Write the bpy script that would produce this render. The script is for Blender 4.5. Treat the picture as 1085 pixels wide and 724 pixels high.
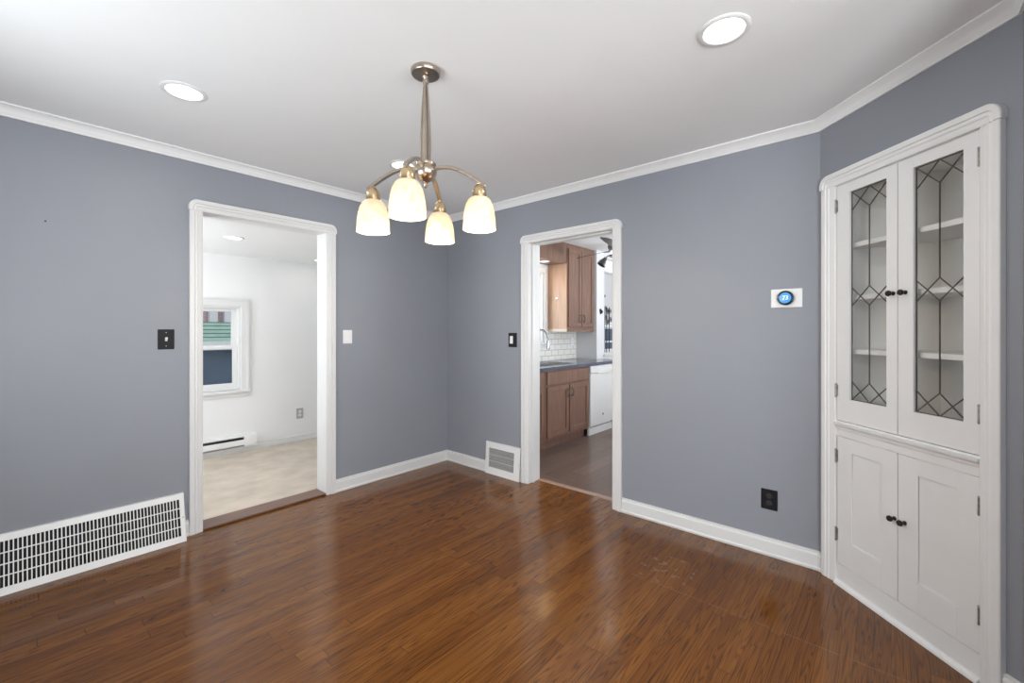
import bpy, bmesh, math
from mathutils import Vector, Matrix
from math import pi, sin, cos, radians

for o in list(bpy.data.objects):
    bpy.data.objects.remove(o)
S = bpy.context.scene
COL = S.collection

# ------------------------------------------------------------------ camera, world, daylight, exposure
cd = bpy.data.cameras.new('camera')
cam = bpy.data.objects.new('camera', cd); COL.objects.link(cam)
cd.sensor_fit = 'HORIZONTAL'; cd.sensor_width = 36.0; cd.lens = 36.0 * 462.0 / 1085.0
cd.shift_x = 0.0; cd.shift_y = -12.0 / 1085.0
cd.clip_start = 0.02; cd.clip_end = 200
cam.location = (0, 0, 1.32)
cam.rotation_euler = (pi / 2, 0, radians(41 - 90))
S.camera = cam

S.view_settings.view_transform = 'Standard'
S.view_settings.look = 'None'
S.view_settings.exposure = 0.0
S.view_settings.gamma = 1.0
S.view_settings.use_curve_mapping = False

W = bpy.data.worlds.new('overcast_sky'); S.world = W; W.use_nodes = True
_bg = W.node_tree.nodes['Background']
_bg.inputs['Color'].default_value = (0.86, 0.93, 1.0, 1); _bg.inputs['Strength'].default_value = 1.3

DAY = dict(living_far=165, living_side=215, dining_side=40, sun_window=60, sink_window=12, nook_window=8, kitchen_side=102)
LAMP = dict(recessed=2.8, sun_recessed=0.8, kitchen=1.5, bulb=5.2, soffit=0.8, fan=3.0, lens=5.0, glow=1.7)


def area(name, loc, rot, sx, sy, power, color=(1, 1, 1), shape='RECTANGLE'):
    l = bpy.data.lights.new(name, 'AREA'); l.shape = shape; l.size = sx
    if shape == 'RECTANGLE': l.size_y = sy
    l.energy = power; l.color = color
    o = bpy.data.objects.new(name, l); COL.objects.link(o)
    o.location = loc; o.rotation_euler = rot
    return o

# room constants (metres; the camera stands above the origin, X runs along the left wall, Y along the right wall)
YL, XR, YB, XB, HC = 3.418, 2.926, -0.342, -0.56, 2.47
TH = 0.15
SUN_Y, SUN_H = 5.32, 2.12
KY, KH, NOOK_X, NOOK_Y = 3.47, 2.45, 5.42, 3.13
TILT = 0.75   # upward tip added to the window lamps to brighten the ceiling
DAYC = (0.93, 0.97, 1.0)
# daylight enters by the windows: the living room behind, the dining room's side window, the porch and the kitchen
area('daylight_living_far', (1.0, -4.14, 1.25), (pi / 2 + TILT + 0.1, 0, 0), 2.8, 1.5, DAY['living_far'], DAYC)
area('daylight_living_side', (-1.74, -2.2, 1.25), (pi / 2 + TILT, 0, -pi / 2), 1.8, 1.4, DAY['living_side'], DAYC)
area('daylight_dining_side', (-0.85, 1.75, 1.2), (pi / 2 + TILT, 0, -pi / 2), 1.6, 0.9, DAY['dining_side'], DAYC)
area('daylight_porch_window', (-0.78, 4.45, 1.3), (pi / 2 + 0.75, 0, -pi / 2), 1.2, 1.2, DAY['sun_window'], DAYC)
area('daylight_sink_window', (4.25, 3.72, 1.65), (pi / 2, 0, pi), 0.7, 0.9, DAY['sink_window'], DAYC)
area('daylight_nook_window', (6.15, 3.36, 2.30), (pi / 2, 0, pi), 0.9, 0.22, DAY['nook_window'], DAYC)
area('daylight_kitchen_side', (5.0, -0.05, 1.4), (pi / 2 + 1.1, 0, 0), 1.6, 0.8, DAY['kitchen_side'], DAYC)

# ------------------------------------------------------------------ materials
MATS = {}


def mat(name, col, rough=0.5, metal=0.0, noise=0.0, nscale=8.0, bump=0.0, bscale=60.0, spec=0.5, coat=0.0, emit=None, estr=0.0, stretch=None):
    if name in MATS: return MATS[name]
    m = bpy.data.materials.new(name); m.use_nodes = True
    nt = m.node_tree; b = nt.nodes['Principled BSDF']
    b.inputs['Base Color'].default_value = (*col, 1); b.inputs['Roughness'].default_value = rough
    b.inputs['Metallic'].default_value = metal; b.inputs['Specular IOR Level'].default_value = spec
    b.inputs['Coat Weight'].default_value = coat
    tc = nt.nodes.new('ShaderNodeTexCoord')
    src = tc.outputs['Object']
    if stretch:
        mp = nt.nodes.new('ShaderNodeMapping'); mp.inputs['Scale'].default_value = stretch
        nt.links.new(src, mp.inputs['Vector']); src = mp.outputs['Vector']
    if noise > 0:
        n = nt.nodes.new('ShaderNodeTexNoise'); n.inputs['Scale'].default_value = nscale; n.inputs['Detail'].default_value = 5
        r = nt.nodes.new('ShaderNodeValToRGB')
        r.color_ramp.elements[0].position = 0.3; r.color_ramp.elements[1].position = 0.7
        r.color_ramp.elements[0].color = (*[c * (1 - noise) for c in col], 1)
        r.color_ramp.elements[1].color = (*[min(1, c * (1 + noise)) for c in col], 1)
        nt.links.new(src, n.inputs['Vector']); nt.links.new(n.outputs['Fac'], r.inputs['Fac'])
        nt.links.new(r.outputs['Color'], b.inputs['Base Color'])
    if bump > 0:
        n2 = nt.nodes.new('ShaderNodeTexNoise'); n2.inputs['Scale'].default_value = bscale; n2.inputs['Detail'].default_value = 4
        bm_ = nt.nodes.new('ShaderNodeBump'); bm_.inputs['Strength'].default_value = bump; bm_.inputs['Distance'].default_value = 0.002
        nt.links.new(src, n2.inputs['Vector']); nt.links.new(n2.outputs['Fac'], bm_.inputs['Height'])
        nt.links.new(bm_.outputs['Normal'], b.inputs['Normal'])
    if emit:
        b.inputs['Emission Color'].default_value = (*emit, 1); b.inputs['Emission Strength'].default_value = estr
    MATS[name] = m
    return m


def N(nt, t, **kw):
    n = nt.nodes.new(t)
    for k, v in kw.items():
        if k.startswith('i_'):
            n.inputs[int(k[2:])].default_value = v
        else: setattr(n, k, v)
    return n


def planks(name, width, length, cols, ring_dark, rough, spec=0.5, seam=False, gap=0.35):
    """strip floor running along X: random tone per board, growth-ring grain, dark joints"""
    m = bpy.data.materials.new(name); m.use_nodes = True
    nt = m.node_tree; L = nt.links.new; b = nt.nodes['Principled BSDF']
    tc = N(nt, 'ShaderNodeTexCoord'); sp = N(nt, 'ShaderNodeSeparateXYZ'); L(tc.outputs['Object'], sp.inputs[0])

    def M(op, a, c=None, d=None):
        n = N(nt, 'ShaderNodeMath', operation=op)
        for i, v in enumerate((a, c, d)):
            if v is None: continue
            if isinstance(v, (int, float)): n.inputs[i].default_value = v
            else: L(v, n.inputs[i])
        return n.outputs[0]
    X, Y = sp.outputs['X'], sp.outputs['Y']
    v = M('DIVIDE', Y, width); row = M('FLOOR', v); fv = M('FRACT', v)
    wn = N(nt, 'ShaderNodeTexWhiteNoise', noise_dimensions='1D'); L(row, wn.inputs['W'])
    u = M('ADD', M('DIVIDE', X, length), M('MULTIPLY', wn.outputs['Value'], 17.0))
    cell = M('FLOOR', u); fu = M('FRACT', u)
    cv = N(nt, 'ShaderNodeCombineXYZ'); L(row, cv.inputs[0]); L(cell, cv.inputs[1])
    w2 = N(nt, 'ShaderNodeTexWhiteNoise', noise_dimensions='2D'); L(cv.outputs[0], w2.inputs['Vector'])
    rnd = w2.outputs['Value']
    # joints
    ev = M('MULTIPLY', M('MINIMUM', fv, M('SUBTRACT', 1.0, fv)), width)
    eu = M('MULTIPLY', M('MINIMUM', fu, M('SUBTRACT', 1.0, fu)), length)
    jn = M('MAXIMUM', M('LESS_THAN', ev, 0.0007), M('LESS_THAN', eu, 0.0009))
    # grain space
    gv = N(nt, 'ShaderNodeCombineXYZ')
    L(M('MULTIPLY', X, 0.55), gv.inputs[0]); L(M('MULTIPLY', Y, 13.0), gv.inputs[1]); L(M('MULTIPLY', rnd, 60.0), gv.inputs[2])
    n1 = N(nt, 'ShaderNodeTexNoise'); n1.inputs['Scale'].default_value = 1.5; n1.inputs['Detail'].default_value = 2.5
    n1.inputs['Roughness'].default_value = 0.45; L(gv.outputs[0], n1.inputs['Vector'])
    ring = M('ABSOLUTE', M('SUBTRACT', M('FRACT', M('MULTIPLY', n1.outputs['Fac'], 20.0)), 0.5))
    rr = N(nt, 'ShaderNodeValToRGB'); L(ring, rr.inputs['Fac'])
    rr.color_ramp.elements[0].position = 0.0; rr.color_ramp.elements[0].color = (1, 1, 1, 1)
    rr.color_ramp.elements[1].position = 0.30; rr.color_ramp.elements[1].color = (0, 0, 0, 1)
    gp = N(nt, 'ShaderNodeCombineXYZ')
    L(M('MULTIPLY', X, 3.2), gp.inputs[0]); L(M('MULTIPLY', Y, 190.0), gp.inputs[1]); L(rnd, gp.inputs[2])
    n2 = N(nt, 'ShaderNodeTexNoise'); n2.inputs['Scale'].default_value = 1.0; n2.inputs['Detail'].default_value = 3; L(gp.outputs[0], n2.inputs['Vector'])
    pore = N(nt, 'ShaderNodeMapRange'); pore.inputs[1].default_value = 0.35; pore.inputs[2].default_value = 0.75; L(n2.outputs['Fac'], pore.inputs[0])
    # slow blotches of wear
    n3 = N(nt, 'ShaderNodeTexNoise'); n3.inputs['Scale'].default_value = 1.3; n3.inputs['Detail'].default_value = 4; L(tc.outputs['Object'], n3.inputs['Vector'])
    ramp = N(nt, 'ShaderNodeValToRGB')
    L(M('ADD', M('MULTIPLY', M('POWER', rnd, 1.0), 0.55), M('MULTIPLY', n3.outputs['Fac'], 0.45)), ramp.inputs['Fac'])
    els = ramp.color_ramp.elements
    els[0].position = 0.1; els[0].color = (*cols[0], 1); els[1].position = 0.9; els[1].color = (*cols[2], 1)
    e = els.new(0.5); e.color = (*cols[1], 1)
    mx = N(nt, 'ShaderNodeMixRGB', blend_type='MULTIPLY'); L(ramp.outputs['Color'], mx.inputs['Color1'])
    mx.inputs['Color2'].default_value = (ring_dark, ring_dark * 0.92, ring_dark * 0.85, 1)
    L(M('MULTIPLY', rr.outputs['Color'], M('ADD', M('MULTIPLY', pore.outputs[0], 0.35), 0.6)), mx.inputs['Fac'])
    m2 = N(nt, 'ShaderNodeMixRGB', blend_type='MULTIPLY'); L(mx.outputs[0], m2.inputs['Color1']); m2.inputs['Color2'].default_value = (0.6, 0.56, 0.52, 1)
    L(M('MULTIPLY', pore.outputs[0], 0.55), m2.inputs['Fac'])
    m3 = N(nt, 'ShaderNodeMixRGB', blend_type='MULTIPLY'); L(m2.outputs[0], m3.inputs['Color1']); m3.inputs['Color2'].default_value = (gap, gap, gap, 1)
    L(jn, m3.inputs['Fac'])
    colour = m3.outputs[0]
    rsock = M('ADD', rough, M('MULTIPLY', M('SUBTRACT', n3.outputs['Fac'], 0.5), 0.12))
    if seam:
        # the worn seam across the boards and a scuffed dull patch by the doorway
        nb = N(nt, 'ShaderNodeTexNoise'); nb.inputs['Scale'].default_value = 22; nb.inputs['Detail'].default_value = 6; L(tc.outputs['Object'], nb.inputs['Vector'])
        sx = M('LESS_THAN', M('ABSOLUTE', M('SUBTRACT', X, 2.21)), 0.0022)
        sy = M('LESS_THAN', Y, 1.06)
        on = M('MULTIPLY', M('MULTIPLY', sx, sy), M('GREATER_THAN', nb.outputs['Fac'], 0.44))
        dx = M('DIVIDE', M('SUBTRACT', X, 2.36), 0.17); dy = M('DIVIDE', M('SUBTRACT', Y, 0.93), 0.14)
        d2 = M('ADD', M('MULTIPLY', dx, dx), M('MULTIPLY', dy, dy))
        sc = M('MULTIPLY', M('LESS_THAN', d2, 1.0), M('GREATER_THAN', nb.outputs['Fac'], 0.6))
        m4 = N(nt, 'ShaderNodeMixRGB'); L(colour, m4.inputs['Color1']); m4.inputs['Color2'].default_value = (0.30, 0.19, 0.11, 1)
        L(M('MULTIPLY', M('MAXIMUM', on, sc), 0.35), m4.inputs['Fac'])
        colour = m4.outputs[0]
    L(colour, b.inputs['Base Color']); L(rsock, b.inputs['Roughness'])
    b.inputs['Specular IOR Level'].default_value = spec
    bp = N(nt, 'ShaderNodeBump'); bp.inputs['Strength'].default_value = 0.035; bp.inputs['Distance'].default_value = 0.001
    L(M('SUBTRACT', M('MULTIPLY', n2.outputs['Fac'], 0.4), jn), bp.inputs['Height']); L(bp.outputs['Normal'], b.inputs['Normal'])
    return m


def tile_mat(name, tile, grout, bw, bh):
    m = bpy.data.materials.new(name); m.use_nodes = True
    nt = m.node_tree; b = nt.nodes['Principled BSDF']; L = nt.links.new
    tc = N(nt, 'ShaderNodeTexCoord'); sp = N(nt, 'ShaderNodeSeparateXYZ'); cb = N(nt, 'ShaderNodeCombineXYZ')
    L(tc.outputs['Object'], sp.inputs[0]); L(sp.outputs['X'], cb.inputs[0]); L(sp.outputs['Z'], cb.inputs[1])
    br = N(nt, 'ShaderNodeTexBrick'); L(cb.outputs[0], br.inputs['Vector'])
    br.inputs['Color1'].default_value = (*tile, 1); br.inputs['Color2'].default_value = (*[c * 0.96 for c in tile], 1); br.inputs['Mortar'].default_value = (*grout, 1)
    br.inputs['Scale'].default_value = 1.0; br.inputs['Brick Width'].default_value = bw; br.inputs['Row Height'].default_value = bh
    br.inputs['Mortar Size'].default_value = 0.004; br.inputs['Mortar Smooth'].default_value = 0.1
    L(br.outputs['Color'], b.inputs['Base Color']); b.inputs['Roughness'].default_value = 0.2
    return m


def pane_mat(name, tint=(0.97, 0.98, 0.98), refl=0.08):
    m = bpy.data.materials.new(name); m.use_nodes = True; nt = m.node_tree; nt.nodes.clear()
    out = N(nt, 'ShaderNodeOutputMaterial'); t = N(nt, 'ShaderNodeBsdfTransparent'); g = N(nt, 'ShaderNodeBsdfGlossy'); mx = N(nt, 'ShaderNodeMixShader')
    lw = N(nt, 'ShaderNodeLayerWeight'); lw.inputs['Blend'].default_value = 0.5
    pw = N(nt, 'ShaderNodeMath', operation='POWER'); pw.inputs[1].default_value = 5.0; nt.links.new(lw.outputs['Facing'], pw.inputs[0])
    ad = N(nt, 'ShaderNodeMath', operation='MULTIPLY_ADD'); ad.inputs[1].default_value = 0.6; ad.inputs[2].default_value = refl * 0.3; nt.links.new(pw.outputs[0], ad.inputs[0])
    t.inputs[0].default_value = (*tint, 1); g.inputs['Roughness'].default_value = 0.03
    nt.links.new(ad.outputs[0], mx.inputs[0]); nt.links.new(t.outputs[0], mx.inputs[1]); nt.links.new(g.outputs[0], mx.inputs[2])
    nt.links.new(mx.outputs[0], out.inputs[0])
    return m


def shade_mat():
    m = bpy.data.materials.new('alabaster_glass'); m.use_nodes = True; nt = m.node_tree; b = nt.nodes['Principled BSDF']; L = nt.links.new
    out = nt.nodes['Material Output']
    tc = N(nt, 'ShaderNodeTexCoord'); n = N(nt, 'ShaderNodeTexNoise'); n.inputs['Scale'].default_value = 14; n.inputs['Detail'].default_value = 5; n.inputs['Distortion'].default_value = 2.5
    L(tc.outputs['Object'], n.inputs['Vector'])
    r = N(nt, 'ShaderNodeValToRGB'); r.color_ramp.elements[0].position = 0.35; r.color_ramp.elements[0].color = (0.89, 0.77, 0.59, 1)
    r.color_ramp.elements[1].position = 0.6; r.color_ramp.elements[1].color = (0.97, 0.91, 0.79, 1); L(n.outputs['Fac'], r.inputs['Fac'])
    b.inputs['Roughness'].default_value = 0.35; L(r.outputs['Color'], b.inputs['Base Color'])
    tr = N(nt, 'ShaderNodeBsdfTranslucent'); L(r.outputs['Color'], tr.inputs['Color'])
    mx = N(nt, 'ShaderNodeMixShader'); mx.inputs[0].default_value = 0.5
    L(b.outputs[0], mx.inputs[1]); L(tr.outputs[0], mx.inputs[2]); L(mx.outputs[0], out.inputs['Surface'])
    return m


def lit(name, col, strength):
    m = bpy.data.materials.new(name); m.use_nodes = True; nt = m.node_tree; nt.nodes.clear()
    o = N(nt, 'ShaderNodeOutputMaterial'); e = N(nt, 'ShaderNodeEmission'); e.inputs[0].default_value = (*col, 1); e.inputs[1].default_value = strength
    nt.links.new(e.outputs[0], o.inputs[0]); return m


GREY = mat('blue_grey_paint', (0.268, 0.283, 0.318), 0.45, noise=0.02, nscale=2.0, bump=0.15, bscale=180, spec=0.35)
CEIL = mat('ceiling_paint', (0.895, 0.905, 0.91), 0.9, noise=0.01, nscale=3, bump=0.05, bscale=120)
WHITE = mat('white_trim_paint', (0.70, 0.70, 0.695), 0.35, noise=0.012, nscale=6)
CABW = mat('white_cabinet_paint', (0.80, 0.80, 0.80), 0.4, noise=0.015, nscale=5)
INNER = mat('cabinet_inside_paint', (0.88, 0.87, 0.85), 0.6, noise=0.03, nscale=5)
PORCHW = mat('porch_white_paint', (0.80, 0.80, 0.80), 0.7, noise=0.01, nscale=3)
KWALL = mat('kitchen_white_paint', (0.78, 0.78, 0.80), 0.6, noise=0.01, nscale=3)
OAK = planks('oak_strip_floor', 0.0572, 0.95, ((0.140, 0.046, 0.006), (0.192, 0.067, 0.009), (0.245, 0.094, 0.016)), 0.34, 0.145, spec=0.45, seam=True)
LVP = planks('grey_brown_plank_floor', 0.15, 1.2, ((0.13, 0.085, 0.068), (0.18, 0.122, 0.10), (0.235, 0.165, 0.14)), 0.6, 0.33)
CARPET = mat('beige_carpet', (0.56, 0.49, 0.415), 0.95, noise=0.12, nscale=5, bump=0.6, bscale=300, spec=0.1)
THR = mat('threshold_oak', (0.16, 0.085, 0.06), 0.3, noise=0.25, nscale=6, stretch=(1, 12, 12))
THR2 = mat('threshold_pale', (0.36, 0.24, 0.18), 0.35, noise=0.15, nscale=6, stretch=(12, 1, 12))
BLACK = mat('black_plate', (0.008, 0.008, 0.01), 0.5, noise=0.05, spec=0.25)
DARKHOLE = mat('duct_dark', (0.012, 0.010, 0.009), 0.9, noise=0.05)
PLASTIC = mat('white_plastic', (0.80, 0.80, 0.80), 0.3, noise=0.01)
STEELW = mat('white_enamel', (0.78, 0.78, 0.77), 0.35, noise=0.02)
LEAD = mat('lead_came', (0.085, 0.08, 0.072), 0.5, metal=0.0, noise=0.2, nscale=40)
NICKEL = mat('aged_nickel', (0.36, 0.35, 0.33), 0.35, metal=0.9, noise=0.25, nscale=60)
BRONZE = mat('dark_bronze', (0.035, 0.028, 0.024), 0.35, metal=0.7, noise=0.2, nscale=50)
BRUSHED = mat('brushed_nickel', (0.47, 0.40, 0.33), 0.28, metal=1.0, noise=0.08, nscale=30)
WARMBR = mat('warm_brass', (0.62, 0.47, 0.29), 0.26, metal=1.0, noise=0.08, nscale=30)
KWOOD = mat('stained_maple', (0.205, 0.115, 0.080), 0.36, noise=0.22, nscale=3.0, stretch=(14, 14, 1.2))
KWOOD_LIT = mat('stained_maple_lit', (0.52, 0.33, 0.22), 0.4, noise=0.12, nscale=3.0, stretch=(14, 14, 1.2))  # same stained maple with the soffit lamplight put into its colour
GRANITE = mat('blue_black_granite', (0.085, 0.095, 0.135), 0.14, noise=0.85, nscale=70)
CHROME = mat('chrome', (0.45, 0.47, 0.5), 0.12, metal=1.0, noise=0.02)
INOX = mat('steel_sink', (0.5, 0.5, 0.5), 0.3, metal=1.0, noise=0.05)
FANB = mat('charcoal_fan', (0.04, 0.04, 0.045), 0.45, noise=0.1)
TILE = tile_mat('subway_tile', (0.80, 0.79, 0.74), (0.45, 0.44, 0.41), 0.15, 0.075)
GLASS = pane_mat('window_glass'); CABGLASS = pane_mat('cabinet_glass', (0.985, 0.985, 0.98), 0.05)
ALAB = shade_mat()
LENS = lit('lamp_lens', (1.0, 0.985, 0.96), LAMP['lens'])
BULB = lit('bulb_glow', (1.0, 0.86, 0.66), LAMP['glow'])
SCREEN = mat('thermostat_screen', (0.03, 0.12, 0.28), 0.1, noise=0.02, emit=(0.10, 0.40, 0.80), estr=0.75)
DIGIT = lit('screen_digits', (0.85, 0.97, 1.0), 1.4)
BLIND = mat('grey_blind', (0.55, 0.55, 0.56), 0.7, noise=0.03)
BLUEW = mat('blue_siding', (0.085, 0.125, 0.19), 0.7, noise=0.12, nscale=6)
GREENA = mat('green_awning', (0.36, 0.52, 0.44), 0.6, noise=0.15, nscale=6)
BRICK = tile_mat('pink_brick', (0.66, 0.46, 0.47), (0.72, 0.62, 0.62), 0.22, 0.075)
GRASS = mat('grass', (0.10, 0.16, 0.05), 0.9, noise=0.3, nscale=4)


# ------------------------------------------------------------------ mesh helpers
class MB:
    def __init__(s): s.bm = bmesh.new()

    def box(s, x0, x1, y0, y1, z0, z1):
        vs = [s.bm.verts.new((x, y, z)) for z in (z0, z1) for y in (y0, y1) for x in (x0, x1)]
        for f in ((0, 2, 3, 1), (4, 5, 7, 6), (0, 1, 5, 4), (2, 6, 7, 3), (0, 4, 6, 2), (1, 3, 7, 5)):
            s.bm.faces.new([vs[i] for i in f])
        return s

    def prism(s, pts, vec):
        """closed polygon (3-D points) extruded by vec"""
        a = [s.bm.verts.new(p) for p in pts]; v = Vector(vec)
        b = [s.bm.verts.new(Vector(p) + v) for p in pts]; n = len(pts)
        s.bm.faces.new(a); s.bm.faces.new(b[::-1])
        for i in range(n): s.bm.faces.new((a[i], b[i], b[(i + 1) % n], a[(i + 1) % n]))
        return s

    def tube(s, pts, r, n=10, caps=True):
        pts = [Vector(p) for p in pts]; k = len(pts); rs = r if isinstance(r, (list, tuple)) else [r] * k
        rings = []; up = None
        for i, p in enumerate(pts):
            t = (pts[min(i + 1, k - 1)] - pts[max(i - 1, 0)]).normalized()
            if up is None:
                up = Vector((0, 0, 1)) if abs(t.z) < 0.9 else Vector((1, 0, 0))
            a = t.cross(up).normalized(); b = a.cross(t).normalized(); up = b
            rings.append([s.bm.verts.new(p + (a * cos(2 * pi * j / n) + b * sin(2 * pi * j / n)) * rs[i]) for j in range(n)])
        for i in range(k - 1):
            for j in range(n):
                s.bm.faces.new((rings[i][j], rings[i][(j + 1) % n], rings[i + 1][(j + 1) % n], rings[i + 1][j]))
        if caps:
            s.bm.faces.new(rings[0][::-1]); s.bm.faces.new(rings[-1])
        return s

    def bar(s, pts, w, h, up=(0, 0, 1)):
        """rectangular section swept along points; w across, h along up"""
        pts = [Vector(p) for p in pts]; k = len(pts); up = Vector(up); rings = []
        ws = w if isinstance(w, (list, tuple)) else [w] * k
        for i, p in enumerate(pts):
            t = (pts[min(i + 1, k - 1)] - pts[max(i - 1, 0)]).normalized()
            a = t.cross(up).normalized(); b = a.cross(t).normalized()
            rings.append([s.bm.verts.new(p + a * x * ws[i] / 2 + b * y * h / 2) for x, y in ((-1, -1), (1, -1), (1, 1), (-1, 1))])
        for i in range(k - 1):
            for j in range(4): s.bm.faces.new((rings[i][j], rings[i][(j + 1) % 4], rings[i + 1][(j + 1) % 4], rings[i + 1][j]))
        s.bm.faces.new(rings[0][::-1]); s.bm.faces.new(rings[-1])
        return s

    def lathe(s, prof, c=(0, 0, 0), axis=(0, 0, 1), n=32):
        ax = Vector(axis).normalized(); e = Vector((1, 0, 0)) if abs(ax.x) < 0.9 else Vector((0, 1, 0))
        a = ax.cross(e).normalized(); b = ax.cross(a); c = Vector(c); rings = []
        for r, z in prof:
            if r < 1e-6: rings.append([s.bm.verts.new(c + ax * z)])
            else: rings.append([s.bm.verts.new(c + ax * z + (a * cos(2 * pi * j / n) + b * sin(2 * pi * j / n)) * r) for j in range(n)])
        for p, q in zip(rings, rings[1:]):
            for j in range(n):
                k = (j + 1) % n
                if len(p) == 1 and len(q) == 1: continue
                if len(p) == 1: s.bm.faces.new((p[0], q[k], q[j]))
                elif len(q) == 1: s.bm.faces.new((p[j], p[k], q[0]))
                else: s.bm.faces.new((p[j], p[k], q[k], q[j]))
        return s

    def sweep(s, profile, path, closed_profile=True):
        """path: list of (origin point function) -> here list of lists of ready 3-D points, one per section"""
        rings = [[s.bm.verts.new(p) for p in sec] for sec in path]; n = len(rings[0])
        for a, b in zip(rings, rings[1:]):
            for j in range(n if closed_profile else n - 1):
                s.bm.faces.new((a[j], a[(j + 1) % n], b[(j + 1) % n], b[j]))
        if closed_profile:
            s.bm.faces.new(rings[0][::-1]); s.bm.faces.new(rings[-1])
        return s

    def build(s, name, m, parent=None, bevel=0.0, smooth=False, loc=None, rz=None, seg=2, recalc=True):
        bmesh.ops.remove_doubles(s.bm, verts=s.bm.verts, dist=1e-6)
        bmesh.ops.dissolve_degenerate(s.bm, edges=s.bm.edges, dist=1e-6)
        if recalc: bmesh.ops.recalc_face_normals(s.bm, faces=s.bm.faces)
        me = bpy.data.meshes.new(name); s.bm.to_mesh(me); s.bm.free()
        o = bpy.data.objects.new(name, me); COL.objects.link(o)
        me.materials.append(m)
        if parent: o.parent = parent
        if loc: o.location = loc
        if rz is not None: o.rotation_euler = (0, 0, rz)
        if bevel > 0:
            md = o.modifiers.new('bevel', 'BEVEL'); md.width = bevel; md.segments = seg; md.limit_method = 'ANGLE'; md.angle_limit = radians(40)
        if smooth:
            me.polygons.foreach_set('use_smooth', [True] * len(me.polygons))
            try: me.set_sharp_from_angle(angle=radians(38))
            except Exception: pass
        return o


def thing(name, loc=(0, 0, 0), rz=0.0, label=None, cat=None, group=None, kind=None):
    o = bpy.data.objects.new(name, None); COL.objects.link(o)
    o.empty_display_size = 0.05; o.location = loc; o.rotation_euler = (0, 0, rz)
    return tag(o, label, cat, group, kind)


def tag(o, label=None, cat=None, group=None, kind=None):
    if label: o['label'] = label
    if cat: o['category'] = cat
    if group: o['group'] = group
    if kind: o['kind'] = kind
    return o


def struct(o): o['kind'] = 'structure'; return o


def copy_tree(o, parent=None):
    c = o.copy(); COL.objects.link(c)
    if parent: c.parent = parent
    for ch in list(o.children): copy_tree(ch, c)
    return c


def wall_y(name, y0, y1, x0, x1, z1, m, holes=()):
    """wall slab between y0,y1 with rectangular holes (xa, xb, za, zb), one mesh"""
    b = MB(); xs = x0
    for xa, xb, za, zb in sorted(holes):
        b.box(xs, xa, y0, y1, 0, z1)
        if za > 0: b.box(xa, xb, y0, y1, 0, za)
        if zb < z1: b.box(xa, xb, y0, y1, zb, z1)
        xs = xb
    b.box(xs, x1, y0, y1, 0, z1)
    return struct(b.build(name, m))


def wall_x(name, x0, x1, y0, y1, z1, m, holes=()):
    b = MB(); ys = y0
    for ya, yb, za, zb in sorted(holes):
        b.box(x0, x1, ys, ya, 0, z1)
        if za > 0: b.box(x0, x1, ya, yb, 0, za)
        if zb < z1: b.box(x0, x1, ya, yb, zb, z1)
        ys = yb
    b.box(x0, x1, ys, y1, 0, z1)
    return struct(b.build(name, m))


RT = -pi / 2                      # frame on the right wall: local x runs to the viewer's right, y into the wall
DG = radians(225)                 # frame on the diagonal wall
DC = (XR, 0.2946, 0)              # its far corner

# ------------------------------------------------------------------ the setting: dining room shell
LD = (0.829, 1.657, 2.097)        # left doorway: x0, x1, head
RD = (1.554, 2.348, 2.068)        # right doorway: y0, y1, head
J = 0.02
struct(MB().prism([(XB - 0.1, YL + 0.02, -0.02), (XB - 0.1, -4.1, -0.02), (3.7, -4.1, -0.02), (3.7, -0.46, -0.02), (XR + 0.02, -0.46, -0.02), (XR + 0.02, YL + 0.02, -0.02)], (0, 0, 0.02)).build('floor', OAK))
struct(MB().box(XB - 0.1, XR + 0.1, YB - 0.1, YL + 0.1, HC, HC + 0.05).build('ceiling', CEIL))
wall_y('wall_left', YL, YL + 0.075, XB - 0.1, XR + 0.075, HC, GREY, [(LD[0] - J, LD[1] + J, 0, LD[2] + J)])
wall_x('wall_right', XR, XR + 0.075, 0.2946 - 0.02, YL, HC, GREY, [(RD[0] - J, RD[1] + J, 0, RD[2] + J)])
# diagonal wall with the cabinet recess cut out
b = MB()
b.box(-0.0, 0.06, 0, 0.06, 0, HC).box(0.83, 0.90, 0, 0.06, 0, HC).box(0.06, 0.83, 0, 0.06, 2.12, HC)
struct(b.build('wall_diagonal', GREY, loc=DC, rz=DG))
# wall behind the camera: a wide opening to the living room
wall_y('wall_back', YB - 0.12, YB, XB - 0.1, XR + 0.3, HC, GREY, [(-0.45, 1.75, 0, 2.42)])
wall_x('wall_near', XB - 0.12, XB, YB, YL, HC, GREY, [(0.95, 2.55, 0.85, 2.05)])


def crown_secs(pts, prof):
    """room-side mitred sections; prof = (out from wall, z); pts run so that the room lies on the right hand"""
    secs = []; k = len(pts)
    for i, p in enumerate(pts):
        p = Vector((*p, 0)); ns = []
        if i > 0: d = (Vector((*pts[i], 0)) - Vector((*pts[i - 1], 0))).normalized(); ns.append(Vector((d.y, -d.x, 0)))
        if i < k - 1: d = (Vector((*pts[i + 1], 0)) - Vector((*pts[i], 0))).normalized(); ns.append(Vector((d.y, -d.x, 0)))
        n = sum(ns, Vector()).normalized(); n = n / max(0.2, n.dot(ns[0]))
        secs.append([p + n * o + Vector((0, 0, z)) for o, z in prof])
    return secs


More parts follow.
